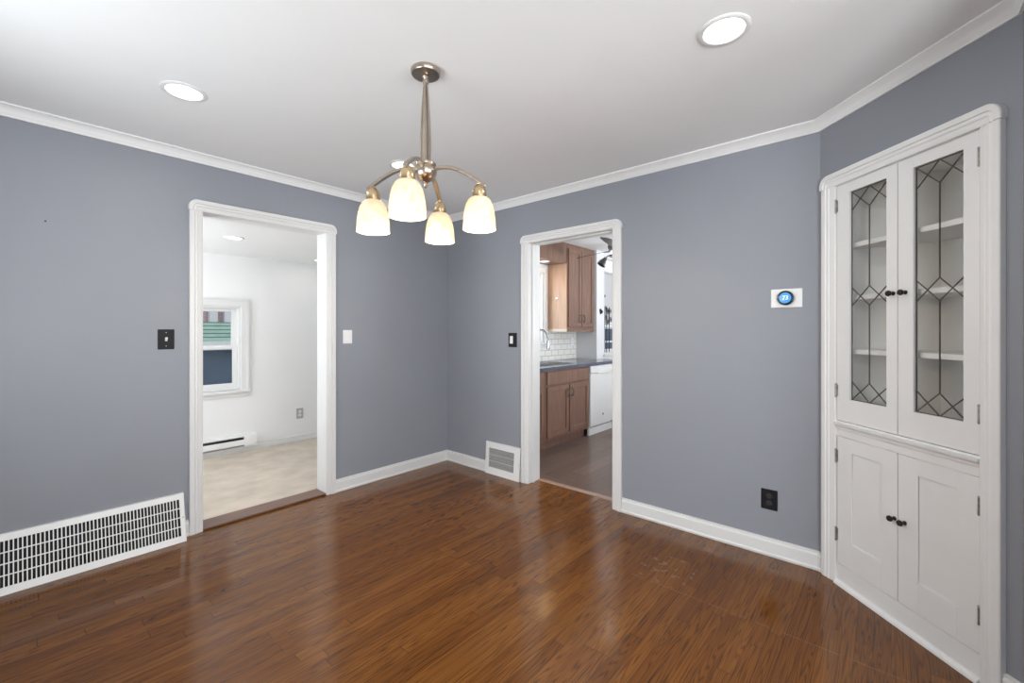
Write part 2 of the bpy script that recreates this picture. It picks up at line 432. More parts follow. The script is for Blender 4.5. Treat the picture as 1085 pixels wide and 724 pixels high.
CROWN = [(0, 2.412), (0.010, 2.412), (0.012, 2.420), (0.016, 2.424), (0.020, 2.434), (0.028, 2.446), (0.040, 2.453), (0.044, 2.459), (0.050, 2.462), (0.050, HC), (0, HC)]
ROOM = [(XB, YB), (XB, YL), (XR, YL), (XR, 0.2946), (2.290, YB), (XB, YB)]
b = MB()
b.sweep(CROWN, crown_secs(ROOM, CROWN))
struct(b.build('trim_1', mat('crown_paint', (0.84, 0.84, 0.84), 0.5, noise=0.01), smooth=True))
BASE = [(0, 0), (0.022, 0), (0.024, 0.012), (0.018, 0.020), (0.016, 0.080), (0.011, 0.088), (0.010, 0.098), (0, 0.101)]


def baseboard(name, pts, prof=BASE):
    return struct(MB().sweep(prof, crown_secs(pts, prof)).build(name, WHITE))


baseboard('baseboard_left', [(1.731, YL), (XR, YL), (XR, 2.845)])
baseboard('baseboard_left_door', [(0.70, YL), (0.753, YL)])
baseboard('baseboard_right', [(XR, 1.477), (XR, 0.302), (XR - 0.018, 0.2946 - 0.026)])
baseboard('baseboard_back', [(DC[0] - 0.8535 * 0.70711, DC[1] - 0.8535 * 0.70711), (2.290, YB), (1.83, YB)])
baseboard('baseboard_near', [(XB, YB), (XB, YL), (-0.24, YL)])


# ------------------------------------------------------------------ moulded casings with rounded ears
def casing_prof(w):
    return [(0, 0), (0, -0.021), (0.003, -0.024), (0.026, -0.024), (0.030, -0.018), (0.036, -0.020), (0.044, -0.020), (0.050, -0.015), (0.055, -0.016), (w - 0.006, -0.013), (w, -0.010), (w, 0)]


def casing_side(x_out, sgn, z1, w, parent, m=WHITE, z0=0.0):
    prof = [(x_out + sgn * a, y) for a, y in casing_prof(w)]
    MB().prism([(x, y, z0) for x, y in prof], (0, 0, z1 - z0)).build('side_casing', m, parent)


def casing_head(x0, x1, zi, zt, parent, m=WHITE, r=0.05):
    w = zt - zi; prof = [(a * w / 0.075, y - 0.006 if 0 < i < 11 else y) for i, (a, y) in enumerate(casing_prof(0.075))]
    secs = []; n = 9

    def sec(f): secs.append([Vector(f(a, y)) for a, y in prof])
    sec(lambda a, y: (x0 + a, y, zi))
    for k in range(n + 1):
        t = pi / 2 * k / n

        def f(a, y):
            if a < r: return (x0 + r - (r - a) * cos(t), y, zt - r + (r - a) * sin(t))
            return (x0 + a, y, zt - a)
        sec(f)
    for k in range(n + 1):
        t = pi / 2 * (1 - k / n)

        def f(a, y):
            if a < r: return (x1 - r + (r - a) * cos(t), y, zt - r + (r - a) * sin(t))
            return (x1 - a, y, zt - a)
        sec(f)
    sec(lambda a, y: (x1 - a, y, zi))
    MB().sweep(prof, secs).build('head_casing', m, parent, smooth=True)


def cased_opening(name, loc, rz, w, zi, zt, cw=0.075, stop=False, strip=None):
    """local x 0..w is the clear width, y into the wall"""
    d = struct(thing(name, loc, rz))
    casing_side(-cw, 1, zi, cw, d); casing_side(w + cw, -1, zi, cw, d)
    casing_head(-cw - 0.006, w + cw + 0.006, zi, zt, d)
    MB().box(-J, 0, 0, TH, 0, zi + J).build('jamb', WHITE, d, 0.002)
    MB().box(w, w + J, 0, TH, 0, zi + J).build('jamb', WHITE, d, 0.002)
    MB().box(0, w, 0, TH, zi, zi + J).build('head_jamb', WHITE, d, 0.002)
    if stop:
        MB().box(0, 0.011, 0.035, 0.072, 0, zi).box(w - 0.011, w, 0.035, 0.072, 0, zi).box(0.011, w - 0.011, 0.035, 0.072, zi - 0.011, zi).build('door_stop', WHITE, d, 0.002)
    strip(d)
    return d


cased_opening('door_1', (LD[0], YL, 0), 0, LD[1] - LD[0], LD[2], 2.168,
              strip=lambda d: MB().box(0, LD[1] - LD[0], -0.012, TH, 0.004, 0.016).build('threshold', THR, d, 0.004))
cased_opening('door_2', (XR, RD[1], 0), RT, RD[1] - RD[0], RD[2], 2.134, stop=True,
              strip=lambda d: MB().prism([(0, 0.118, -0.001), (0, 0.128, 0.007), (0, 0.168, 0.007), (0, 0.178, -0.001)], (RD[1] - RD[0], 0, 0)).build('threshold', THR2, d))
struct(MB().box(XR + 0.015, XR + TH, RD[0], RD[1], -0.012, 0.0005).build('floor_doorway', OAK))

# ------------------------------------------------------------------ the porch room beyond the left doorway
PX0, PX1 = -0.56, 3.3
struct(MB().box(PX0, PX1, YL + 0.075, SUN_Y, -0.03, 0.004).build('floor_porch', CARPET))
struct(MB().box(PX0 - 0.1, PX1 + 0.1, YL + TH, SUN_Y + 0.1, SUN_H, SUN_H + 0.05).build('ceiling_porch', PORCHW))
wall_y('wall_porch_front', YL + 0.075, YL + TH, PX0 - 0.1, XR + TH, 2.47, PORCHW, [(LD[0] - J, LD[1] + J, 0, LD[2] + J)])
PW = (0.79, 1.64, 0.68, 1.575)      # porch window opening
wall_y('wall_porch_back', SUN_Y, SUN_Y + 0.14, PX0 - 0.1, PX1 + 0.1, SUN_H, PORCHW, [PW])
wall_x('wall_porch_left', PX0 - 0.1, PX0, YL + TH, SUN_Y, SUN_H, PORCHW, [(3.85, 5.05, 0.7, 1.9)])
wall_x('wall_porch_right', PX1, PX1 + 0.1, YL + TH, SUN_Y, SUN_H, PORCHW)
PB = [(0, 0.004), (0.018, 0.004), (0.020, 0.026), (0.012, 0.030), (0.011, 0.070), (0.006, 0.078), (0, 0.078)]
baseboard('baseboard_porch', [(PX0, SUN_Y), (PX1, SUN_Y)], PB)


def sash_window(name, loc, rz, w, z0, z1, cw=0.07, depth=0.14, casing=True, double=True):
    """local x 0..w opening, y into the wall"""
    d = struct(thing(name, loc, rz))
    if casing:
        f = MB()
        for x0, x1 in ((-cw, -0.0), (w, w + cw)): f.box(x0, x1, -0.018, 0, z0 - 0.005, z1 + cw)
        f.box(0, w, -0.018, 0, z1, z1 + cw)
        f.box(-cw - 0.004, -cw + 0.016, -0.026, 0, z0 - 0.005, z1 + cw + 0.004).box(w + cw - 0.016, w + cw + 0.004, -0.026, 0, z0 - 0.005, z1 + cw + 0.004)
        f.box(-cw + 0.016, w + cw - 0.016, -0.026, 0, z1 + cw - 0.014, z1 + cw + 0.004)
        f.build('casing', WHITE, d, 0.002)
        MB().box(-cw - 0.012, w + cw + 0.012, -0.04, 0.02, z0 - 0.032, z0 - 0.004).build('stool', WHITE, d, 0.004)
        MB().box(-cw, w + cw, -0.016, 0, z0 - 0.075, z0 - 0.032).build('apron', WHITE, d, 0.002)
    t = 0.022
    MB().box(0, t, 0, depth, z0, z1).box(w - t, w, 0, depth, z0, z1).box(t, w - t, 0, depth, z1 - t, z1).box(t, w - t, 0, depth, z0, z0 + t).build('frame', WHITE, d, 0.002)
    zm = z0 + (z1 - z0) * 0.5 + 0.01; s = 0.042
    spans = ((z0 + t, zm + 0.016, 0.045), (zm - 0.016, z1 - t, 0.082)) if double else ((z0 + t, z1 - t, 0.06),)
    for k, (a, c, y) in enumerate(spans):
        x0, x1 = t, w - t
        sa = MB().box(x0, x0 + s, y, y + 0.03, a, c).box(x1 - s, x1, y, y + 0.03, a, c).box(x0 + s, x1 - s, y, y + 0.03, a, a + s * (0.9 if k else 1.1)).box(x0 + s, x1 - s, y, y + 0.03, c - s * 0.8, c).build('sash', WHITE, d, 0.002)
        MB().box(x0 + s - 0.004, x1 - s + 0.004, y + 0.013, y + 0.017, a + s - 0.006, c - s * 0.8 + 0.004).build('pane', GLASS, sa)
    return d


sash_window('window_1', (PW[0], SUN_Y, 0), 0, PW[1] - PW[0], PW[2], PW[3])

# ------------------------------------------------------------------ the kitchen beyond the right doorway
KX0, KX1, KYN = XR + TH, 6.8, 0.22
struct(MB().box(XR + 0.112, KX1, KYN, KY + 0.02, -0.03, 0.0).build('floor_kitchen', LVP))
struct(MB().box(XR + 0.075, KX1 + 0.1, KYN - 0.1, KY + 0.1, KH, KH + 0.05).build('ceiling_kitchen', CEIL))
wall_x('wall_kitchen_front', XR + 0.075, KX0, KYN - 0.1, YL + 0.075, 2.5, KWALL, [(RD[0] - J, RD[1] + J, 0, RD[2] + J)])
SW = (3.90, 4.62, 1.16, 2.08)
wall_y('wall_kitchen_sink', KY, KY + 0.12, XR + TH, NOOK_X, KH, KWALL, [SW])
NW = (5.62, 6.55, 0.97, 2.40)
b = MB()
for x0, x1, z0, z1 in ((NOOK_X, NW[0], 0, KH), (NW[1], KX1, 0, KH), (NW[0], NW[1], 0, NW[2]), (NW[0], NW[1], NW[3], KH)):
    b.box(x0, x1, NOOK_Y, NOOK_Y + 0.14, z0, z1)
b.box(NOOK_X, NOOK_X + 0.14, NOOK_Y + 0.14, KY + 0.12, 0, KH)
struct(b.build('wall_kitchen_nook', KWALL))
wall_x('wall_kitchen_far', KX1, KX1 + 0.1, KYN, NOOK_Y, KH, KWALL)
wall_y('wall_kitchen_side', KYN - 0.1, KYN, KX0, KX1, KH, KWALL, [(4.2, 5.8, 0.9, 2.1)])
sash_window('window_2', (SW[0], KY, 0), 0, SW[1] - SW[0], SW[2], SW[3], cw=0.06, depth=0.12, double=False)
struct(MB().box(SW[0] - 0.9 + 0.1, 3.83, KY - 0.009, KY, 0.92, 1.31).box(3.83, 4.69, KY - 0.009, KY, 0.92, 1.083).box(4.69, NOOK_X - 0.02, KY - 0.009, KY, 0.92, 1.31).build('wall_backsplash', TILE))
# boxed soffit above the sink with a wooden face
struct(MB().box(3.86, 4.72, 3.17, KY, 2.19, KH).build('trim_soffit', KWOOD))
nw = sash_window('window_3', (NW[0], NOOK_Y, 0), 0, NW[1] - NW[0], NW[2], NW[3], casing=False, double=False)
MB().box(-0.02, NW[1] - NW[0] + 0.02, -0.03, 0.03, NW[2] - 0.03, NW[2]).build('stool', WHITE, nw, 0.004)
MB().box(0.024, NW[1] - NW[0] - 0.024, 0.04, 0.10, 1.395, 1.43).box(0.024, NW[1] - NW[0] - 0.024, 0.04, 0.10, 1.135, 1.16).build('meeting_rail', WHITE, nw, 0.003)

# ------------------------------------------------------------------ the living room behind the camera
wall_y('wall_living_far', -4.1, -4.0, -1.7, 3.7, HC, KWALL, [(-0.4, 2.4, 0.7, 2.2)])
wall_x('wall_living_side', -1.65, -1.55, -4.0, YB - 0.12, HC, KWALL, [(-3.1, -1.3, 0.75, 2.15)])
wall_x('wall_living_right', 3.6, 3.7, -4.0, YB - 0.12, HC, KWALL)
struct(MB().box(-1.65, 3.7, -4.1, YB - 0.1, HC, HC + 0.05).build('ceiling_living', CEIL))
struct(MB().box(-1.65, XB - 0.1, -4.1, YB - 0.12, -0.02, 0.0).build('floor_living', OAK))
sash_window('window_4', (XB, 0.95, 0), pi / 2, 1.6, 0.85, 2.05, depth=0.12)

# outside the porch window: lawn and the neighbour's buildings
struct(MB().box(-14, 16, SUN_Y + 0.2, 30, -0.62, -0.6).build('ground', GRASS))


# ------------------------------------------------------------------ corner cabinet
cab = thing('corner_cabinet', DC, DG, 'tall white built-in corner cabinet with leaded glass doors above and panelled doors below', 'cabinet')
C0, C1, CM = 0.117, 0.778, 0.4525
CT, UB, UT, LB_, LT = 2.074, 0.852, 2.070, 0.108, 0.768
casing_side(0.034, 1, 2.074, C0 - 0.034, cab, CABW); casing_side(0.853, -1, 2.074, 0.853 - C1, cab, CABW)
casing_head(0.027, 0.860, 2.074, 2.142, cab, CABW)
# face frame
b = MB()
b.box(C0 - 0.03, C0, -0.004, 0.02, 0, CT + 0.02).box(C1, C1 + 0.03, -0.004, 0.02, 0, CT + 0.02)
b.box(C0, C1, -0.004, 0.02, UT + 0.002, CT + 0.02).box(C0, C1, -0.004, 0.02, LT + 0.002, UB - 0.003).box(C0, C1, -0.004, 0.02, 0, LB_ - 0.002)
b.build('face_frame', CABW, cab)
MB().prism([(C0, -0.004, 0.805), (C0, -0.010, 0.808), (C0, -0.012, 0.820), (C0, -0.020, 0.828), (C0, -0.022, 0.838), (C0, -0.004, 0.841)], (C1 - C0, 0, 0)).build('waist_moulding', CABW, cab)
MB().prism([(C0, -0.004, 0), (C0, -0.024, 0), (C0, -0.022, 0.008), (C0, -0.017, 0.015), (C0, -0.010, 0.019), (C0, -0.004, 0.020)], (C1 - C0, 0, 0)).build('shoe_moulding', CABW, cab)
# carcass: side returns and back set into the corner
poly = [(C0 - 0.02, 0.02), (C0 - 0.02, 0.075), (0.36, 0.325), (0.54, 0.325), (C1 + 0.02, 0.075), (C1 + 0.02, 0.02)]
b = MB()
for p, q in zip(poly, poly[1:]):
    d = (Vector((*q, 0)) - Vector((*p, 0))).normalized(); n = Vector((-d.y, d.x, 0)) * 0.012
    P0, P1 = Vector((*p, 0.02)), Vector((*q, 0.02))
    b.prism([P0, P1, P1 + n, P0 + n], (0, 0, 2.08))
b.prism([(x, y, 0.80) for x, y in poly], (0, 0, 0.02)); b.prism([(x, y, 2.08) for x, y in poly], (0, 0, 0.012)); b.prism([(x, y, 0.06) for x, y in poly], (0, 0, 0.012))
b.build('carcass', INNER, cab)
sp = [(C0 - 0.018, 0.034), (C0 - 0.018, 0.075), (0.361, 0.323), (0.539, 0.323), (C1 + 0.018, 0.075), (C1 + 0.018, 0.034)]
for z in (1.742, 1.474, 1.199):
    MB().prism([(x, y, z) for x, y in sp], (0, 0, 0.024)).build('shelf', CABW, cab, 0.002)
MB().box(0.20, 0.70, 0.318, 0.326, 0.86, 2.04).build('back_board', INNER, cab)


def hinge(door, x, z):
    h = MB().tube([(x, -0.010, z - 0.030), (x, -0.010, z + 0.030)], 0.0045, 10)
    h.lathe([(0, -0.038), (0.004, -0.036), (0.0055, -0.031), (0.003, -0.028)], (x, -0.010, z)).lathe([(0.003, 0.028), (0.0055, 0.031), (0.004, 0.036), (0, 0.038)], (x, -0.010, z))
    h.box(x - 0.008, x + 0.008, -0.007, -0.003, z - 0.030, z + 0.030)
    h.build('hinge', NICKEL, door, smooth=True)


def knob(door, x, z, m=BRONZE, y=-0.004):
    MB().lathe([(0, 0), (0.009, 0), (0.009, 0.003), (0.0045, 0.007), (0.0045, 0.014), (0.011, 0.019), (0.0135, 0.025), (0.011, 0.031), (0.005, 0.0335), (0, 0.034)], (x, y, z), (0, -1, 0), 24).build('knob', m, door, smooth=True)


def glazed_door(x0, x1, g0, g1, hx, kx):
    z0, z1, gz0, gz1 = UB, UT, 0.967, 2.020
    b = MB()
    b.box(x0, g0, -0.004, 0.018, z0, z1).box(g1, x1, -0.004, 0.018, z0, z1).box(g0, g1, -0.004, 0.018, z0, gz0).box(g0, g1, -0.004, 0.018, gz1, z1)
    d = b.build('glazed_door', CABW, cab)
    MB().box(g0 - 0.001, g1 + 0.001, 0.008, 0.011, gz0 - 0.001, gz1 + 0.001).build('glass_pane', CABGLASS, d)
    c = (g0 + g1) / 2; w = 0.0030
    ln = [((c, 1.924), (c, 1.536)), ((c, 1.441), (c, 1.062))]
    for zc, ze in ((1.924, gz1), (gz1, 1.924), (1.536, 1.441), (1.441, 1.536), (1.062, gz0), (gz0, 1.062)):
        for g in (g0, g1): ln.append(((c, zc), (g, ze)))
    ln += [((g0 + .002, gz0), (g0 + .002, gz1)), ((g1 - .002, gz0), (g1 - .002, gz1)), ((g0, gz0 + .002), (g1, gz0 + .002)), ((g0, gz1 - .002), (g1, gz1 - .002))]
    b = MB()
    for (ax, az), (bx, bz) in ln:
        b.bar([(ax, 0.0085, az), (bx, 0.0085, bz)], w, 0.005, up=(0, 1, 0))
    b.build('lead_came', LEAD, d)
    hinge(d, hx, 1.967); hinge(d, hx, 1.006); knob(d, kx, 1.486)


def panel_door(x0, x1, hx, kx):
    z0, z1 = LB_, LT; a, c, e, f = x0 + 0.088, x1 - 0.079, 0.240, 0.697
    b = MB()
    b.box(x0, a, -0.004, 0.018, z0, z1).box(c, x1, -0.004, 0.018, z0, z1).box(a, c, -0.004, 0.018, z0, e).box(a, c, -0.004, 0.018, f, z1)
    b.box(a, c, 0.002, 0.014, e, f)
    d = b.build('panel_door', CABW, cab, 0.0015)
    hinge(d, hx, 0.664); hinge(d, hx, 0.256); knob(d, kx, 0.472)


glazed_door(C0 + 0.002, CM - 0.002, 0.196, 0.398, C0 + 0.001, 0.432)
glazed_door(CM + 0.002, C1 - 0.002, 0.523, 0.719, C1 - 0.001, 0.489)
panel_door(C0 + 0.003, CM - 0.002, C0 + 0.001, 0.438)
panel_door(CM + 0.002, C1 - 0.003, C1 - 0.001, 0.486)


# ------------------------------------------------------------------ chandelier
CH = (1.203, 1.551)
ch = thing('chandelier', (*CH, HC), 0, 'four-arm brushed nickel chandelier with alabaster glass bell shades, hanging from the ceiling', 'chandelier')
MB().lathe([(0, 0), (0.060, 0), (0.064, -0.004), (0.064, -0.018), (0.060, -0.024), (0.020, -0.026), (0, -0.026)]).build('canopy', BRUSHED, ch, smooth=True)
MB().lathe([(0, -0.024), (0.014, -0.026), (0.016, -0.034), (0.010, -0.044), (0.014, -0.050), (0.012, -0.062), (0, -0.064)]).build('swivel_collar', BRUSHED, ch, smooth=True)
for k in range(4):
    a = radians(34 + 90 * k); ca, sa = cos(a), sin(a)
    pts = []; ws = []
    for i in range(13):
        t = i / 12; r = 0.006 + 0.012 * t + 0.006 * sin(pi * t); pts.append((r * ca, r * sa, -0.056 - 0.36 * t)); ws.append(0.009 + 0.011 * t)
    MB().bar(pts, ws, 0.004, up=(ca, sa, 0)).build('stem_blade', BRUSHED, ch)
MB().lathe([(0, -0.412), (0.040, -0.412), (0.046, -0.416), (0.046, -0.426), (0.042, -0.430), (0.046, -0.436), (0.050, -0.448), (0.047, -0.464), (0.038, -0.480), (0.022, -0.492), (0.010, -0.498), (0.008, -0.502), (0.012, -0.508), (0.009, -0.516), (0.004, -0.522), (0, -0.524)]).build('hub', BRUSHED, ch, smooth=True)
HT = HC
ARM_R = 0.240
for k in range(4):
    a = radians(215.5 + 90 * k); ca, sa = cos(a), sin(a)
    pts = []
    for i in range(15):
        t = i / 14; r = 0.036 + 0.232 * t
        z = -0.440 + 0.022 * sin(pi * min(1, t * 1.0)) * (1 - t) - 0.082 * t ** 2.0
        pts.append((r * ca, r * sa, z))
    arm = MB().bar(pts, 0.020, 0.013).build('arm', BRUSHED, ch, 0.002)
    zc = -0.515; c = (ARM_R * ca, ARM_R * sa, 0)
    MB().lathe([(0, zc + 0.018), (0.007, zc + 0.016), (0.008, zc + 0.002), (0.016, zc - 0.002), (0.024, zc - 0.012), (0.029, zc - 0.026), (0.031, zc - 0.044), (0.030, zc - 0.058), (0.014, zc - 0.066), (0, zc - 0.066)], c).build('socket_cup', WARMBR, arm, smooth=True)
    zt = -0.572
    prof = [(0.024, zt + 0.004), (0.036, zt), (0.048, zt - 0.010), (0.058, zt - 0.030), (0.0655, zt - 0.058), (0.070, zt - 0.092), (0.072, zt - 0.138),
            (0.0715, zt - 0.140), (0.069, zt - 0.138), (0.0665, zt - 0.092), (0.062, zt - 0.058), (0.0545, zt - 0.031), (0.046, zt - 0.013), (0.035, zt - 0.004), (0.024, zt)]
    MB().lathe(prof + [prof[0]], c, n=40).build('glass_shade', ALAB, arm, smooth=True)
    MB().lathe([(0.012, zt - 0.002), (0.013, zt - 0.030), (0.020, zt - 0.050), (0.029, zt - 0.072), (0.031, zt - 0.092), (0.026, zt - 0.114), (0.014, zt - 0.128), (0, zt - 0.131)], c).build('bulb', BULB, arm, smooth=True)
    pl = bpy.data.lights.new('chandelier_bulb_light', 'POINT'); pl.energy = LAMP['bulb']; pl.color = (1.0, 0.84, 0.62); pl.shadow_soft_size = 0.03
    po = bpy.data.objects.new('chandelier_bulb_light', pl); COL.objects.link(po); po.parent = arm; po.location = (c[0], c[1], zt - 0.150)


# ------------------------------------------------------------------ recessed lights
def recessed(x, y, z, label, group, power, r=0.093, col=(1, 0.97, 0.92)):
    t = thing('recessed_light', (x, y, z), 0, label, 'ceiling light', group)
    MB().lathe([(r * 0.76, -0.001), (r * 0.80, -0.006), (r * 0.93, -0.007), (r, -0.003), (r, 0.0), (r * 0.76, 0.0)], n=40).build('trim_ring', PLASTIC, t, smooth=True)
    MB().lathe([(0, -0.004), (r * 0.5, -0.004), (r * 0.77, -0.002), (r * 0.77, -0.0005)], n=40).build('lens', LENS, t, smooth=True)
    l = area('recessed_light_beam', (0, 0, -0.012), (0, 0, 0), r * 1.5, 0, power, col, 'DISK'); l.parent = t
    return t


G = 'recessed ceiling lights of the dining room'
recessed(0.549, 2.570, HC, 'round recessed ceiling light near the left wall with the sunny doorway', G, LAMP['recessed'])
recessed(1.794, 0.483, HC, 'round recessed ceiling light nearest the glass-door corner cabinet', G, LAMP['recessed'])
recessed(1.794, 2.570, HC, 'round recessed ceiling light glowing directly behind the chandelier hub', G, LAMP['recessed'])
recessed(0.549, 0.483, HC, 'round recessed ceiling light overhead, above the top edge of the photo', G, LAMP['recessed'])
G = 'recessed ceiling lights of the white porch room'
recessed(1.269, 4.289, SUN_H, 'recessed light in the middle of the white ceiling seen through the left doorway', G, LAMP['sun_recessed'], 0.075)
recessed(2.330, 4.930, SUN_H, 'recessed light beside the right jamb of the left doorway, in the far corner', G, LAMP['sun_recessed'], 0.075)
recessed(4.05, 1.30, KH, 'unseen lamp added to light the kitchen, behind the right doorway casing', 'unseen added kitchen lamps', LAMP['kitchen'], 0.085)  # both kitchen lamps are unseen, added to brighten that room
recessed(5.6, 1.6, KH, 'unseen lamp added to light the far kitchen, behind the right wall', 'unseen added kitchen lamps', LAMP['kitchen'], 0.085)


# ------------------------------------------------------------------ wall vents
def vent(name, loc, rz, w, h, proud, gx0, gx1, gz0, gz1, nv, nh, bar, label, cat):
    """sloping-front register: bottom stands `proud` off the wall; grille window in face coordinates"""
    t = thing(name, loc, rz, label, cat)
    top = -0.016; slope = (proud + top) / h if h else 0

    def F(x, z, o=0.0):   # point on the sloping face
        return (x, -proud + (proud - 0.016) * z / h - o, z)

    def quad(b, x0, x1, z0, z1, o0, o1):
        a = [F(x0, z0, o0), F(x1, z0, o0), F(x1, z1, o0), F(x0, z1, o0)]
        c = [F(x0, z0, o1), F(x1, z0, o1), F(x1, z1, o1), F(x0, z1, o1)]
        va = [b.bm.verts.new(p) for p in a]; vc = [b.bm.verts.new(p) for p in c]
        b.bm.faces.new(va); b.bm.faces.new(vc[::-1])
        for i in range(4): b.bm.faces.new((va[i], vc[i], vc[(i + 1) % 4], va[(i + 1) % 4]))
    b = MB()
    quad(b, 0, gx0, 0, h, -0.004, 0.0); quad(b, gx1, w, 0, h, -0.004, 0.0); quad(b, gx0, gx1, 0, gz0, -0.004, 0.0); quad(b, gx0, gx1, gz1, h, -0.004, 0.0)
    for x0, x1 in ((0, 0.003), (w - 0.003, w)):      # cheeks back to the wall
        b.prism([(x0, -proud, 0), (x0, 0, 0), (x0, 0, h), (x0, -0.016, h)], (x1 - x0, 0, 0))
    b.box(0, w, -0.016, 0, h - 0.003, h)
    b.build('frame', STEELW, t)
    g = MB()
    for i in range(1, nv):
        x = gx0 + (gx1 - gx0) * i / nv; quad(g, x - bar / 2, x + bar / 2, gz0, gz1, -0.003, -0.001)
    for i in range(1, nh):
        z = gz0 + (gz1 - gz0) * i / nh; quad(g, gx0, gx1, z - bar * 0.55, z + bar * 0.5, -0.003, -0.0005)
    g.build('grille', STEELW, t)
    k = MB(); quad(k, gx0 - 0.004, gx1 + 0.004, gz0 - 0.004, gz1 + 0.004, -0.0145, -0.013)
    k.build('duct_back', DARKHOLE, t)
    for x in (0.012, w - 0.012): MB().lathe([(0, 0.001), (0.004, 0.001), (0.004, 0.0)], F(x, h * 0.5), (0, -1, 0), 12).build('screw', NICKEL, t)
    return t


vent('return_air_grille', (-0.235, YL, 0), 0, 0.960, 0.284, 0.090, 0.026, 0.934, 0.036, 0.250, 58, 4, 0.0048, 'long white slotted return air grille on the left wall, by the floor', 'vent')
vent('wall_register', (XR, 2.848, 0), RT, 0.418, 0.289, 0.034, 0.042, 0.345, 0.062, 0.236, 36, 3, 0.0020, 'small white square wall register between the corner and the kitchen doorway', 'vent')


# ------------------------------------------------------------------ switches, outlets, thermostat
def plate(name, loc, rz, w, h, m, label, cat, group=None):
    t = thing(name, loc, rz, label, cat, group)
    MB().box(-w / 2, w / 2, -0.006, 0, -h / 2, h / 2).build('cover_plate', m, t, 0.0025)
    return t


t = plate('light_switch', (0.6375, YL, 1.263), 0, 0.083, 0.125, BLACK, 'black switch plate with one white toggle, left of the left doorway', 'light switch', 'light switches')
MB().prism([(-0.006, -0.005, -0.013), (-0.006, -0.005, 0.011), (-0.006, -0.017, 0.013), (-0.006, -0.016, 0.004)], (0.012, 0, 0)).build('toggle', PLASTIC, t, 0.001)['label'] = 'white toggle'
for z in (0.042, -0.042): MB().lathe([(0, 0.0012), (0.003, 0.001), (0.003, 0)], (0, -0.006, z), (0, -1, 0), 10).build('screw', NICKEL, t)
t = plate('light_switch', (1.8415, YL, 1.265), 0, 0.080, 0.112, PLASTIC, 'white switch plate with a white rocker, right of the left doorway', 'light switch', 'light switches')
MB().prism([(-0.0165, -0.006, -0.033), (-0.0165, -0.006, 0.033), (-0.0165, -0.008, 0.033), (-0.0165, -0.011, -0.031)], (0.033, 0, 0)).build('rocker', PLASTIC, t, 0.001)
t = plate('light_switch', (XR, 2.533, 1.233), RT, 0.096, 0.126, BLACK, 'black switch plate with a white rocker beside the kitchen doorway', 'light switch', 'light switches')
MB().prism([(-0.029, -0.006, -0.033), (-0.029, -0.006, 0.033), (-0.029, -0.008, 0.033), (-0.029, -0.011, -0.031)], (0.035, 0, 0)).box(-0.029, 0.006, -0.0085, -0.006, 0.034, 0.036).build('rocker', PLASTIC, t, 0.001)['label'] = 'white rocker'


def duplex(t, m):
    for z in (-0.0205, 0.0205):
        r = MB().lathe([(0, 0.002), (0.0155, 0.002), (0.017, 0)], (0, -0.006, z), (0, -1, 0), 20).build('receptacle', m, t)
        for x in (-0.006, 0.006): MB().box(x - 0.001, x + 0.001, -0.0086, -0.006, z - 0.001, z + 0.008).build('slot', DARKHOLE, r)
        MB().lathe([(0, 0.0026), (0.0025, 0.0026), (0.0025, 0)], (0, -0.006, z - 0.008), (0, -1, 0), 10).build('slot', DARKHOLE, r)


OUTM = mat('black_receptacle', (0.03, 0.03, 0.034), 0.25, noise=0.05)
t = plate('wall_outlet', (XR, 0.5395, 0.3255), RT, 0.085, 0.118, BLACK, 'black duplex outlet low on the right wall beside the cabinet', 'outlet', 'wall outlets'); duplex(t, OUTM)
GP = mat('grey_outlet_plate', (0.42, 0.42, 0.42), 0.4, noise=0.05)
t = plate('wall_outlet', (2.262, SUN_Y, 0.330), 0, 0.078, 0.122, GP, 'pale grey outlet on the white wall of the porch room', 'outlet', 'wall outlets'); duplex(t, PLASTIC)
t = plate('wall_outlet', (5.30, KY - 0.009, 1.155), 0, 0.075, 0.115, PLASTIC, 'white outlet on the kitchen tile backsplash', 'outlet', 'wall outlets'); duplex(t, PLASTIC)

t = thing('thermostat', (XR, 0.455, 1.506), RT, 'round thermostat with a blue lit screen on a white plate, right wall', 'thermostat')
MB().box(-0.076, 0.080, -0.008, 0, -0.056, 0.051).build('wall_plate', PLASTIC, t, 0.004, seg=3)
MB().lathe([(0, 0), (0.036, 0), (0.0415, 0.004), (0.0415, 0.020), (0.039, 0.0245), (0.034, 0.026), (0.030, 0.026)], (0, -0.008, -0.002), (0, -1, 0), 48).build('dial_ring', mat('thermostat_ring', (0.02, 0.03, 0.05), 0.18, metal=0.6, noise=0.05), t, smooth=True)
MB().lathe([(0, 0.0262), (0.0285, 0.0262), (0.030, 0.0255), (0.030, 0.02)], (0, -0.008, -0.002), (0, -1, 0), 48).build('screen', SCREEN, t, smooth=True)
fc = bpy.data.curves.new('digits_text', 'FONT'); fc.body = '73'; fc.align_x = 'CENTER'; fc.align_y = 'CENTER'; fc.size = 0.031; fc.extrude = 0.0004; fc.offset = 0.0006
fo = bpy.data.objects.new('digits_text', fc); COL.objects.link(fo)
bpy.context.view_layer.update()
me = bpy.data.meshes.new_from_object(fo.evaluated_get(bpy.context.evaluated_depsgraph_get()))
bpy.data.objects.remove(fo)
me.transform(Matrix.Rotation(pi / 2, 4, 'X')); me.materials.clear(); me.materials.append(DIGIT)
dg = bpy.data.objects.new('digits', me); COL.objects.link(dg); dg.parent = t; dg.location = (0.001, -0.0350, -0.002)

nl = MB().lathe([(0, 0.004), (0.0045, 0.003), (0.003, 0.001), (0.003, -0.002)], (0, 0, 0), (0, -1, 0), 12).build('wall_nail', BRONZE, loc=(0.123, YL, 1.904), smooth=True)
tag(nl, 'tiny dark nail left in the bare grey left wall', 'nail')


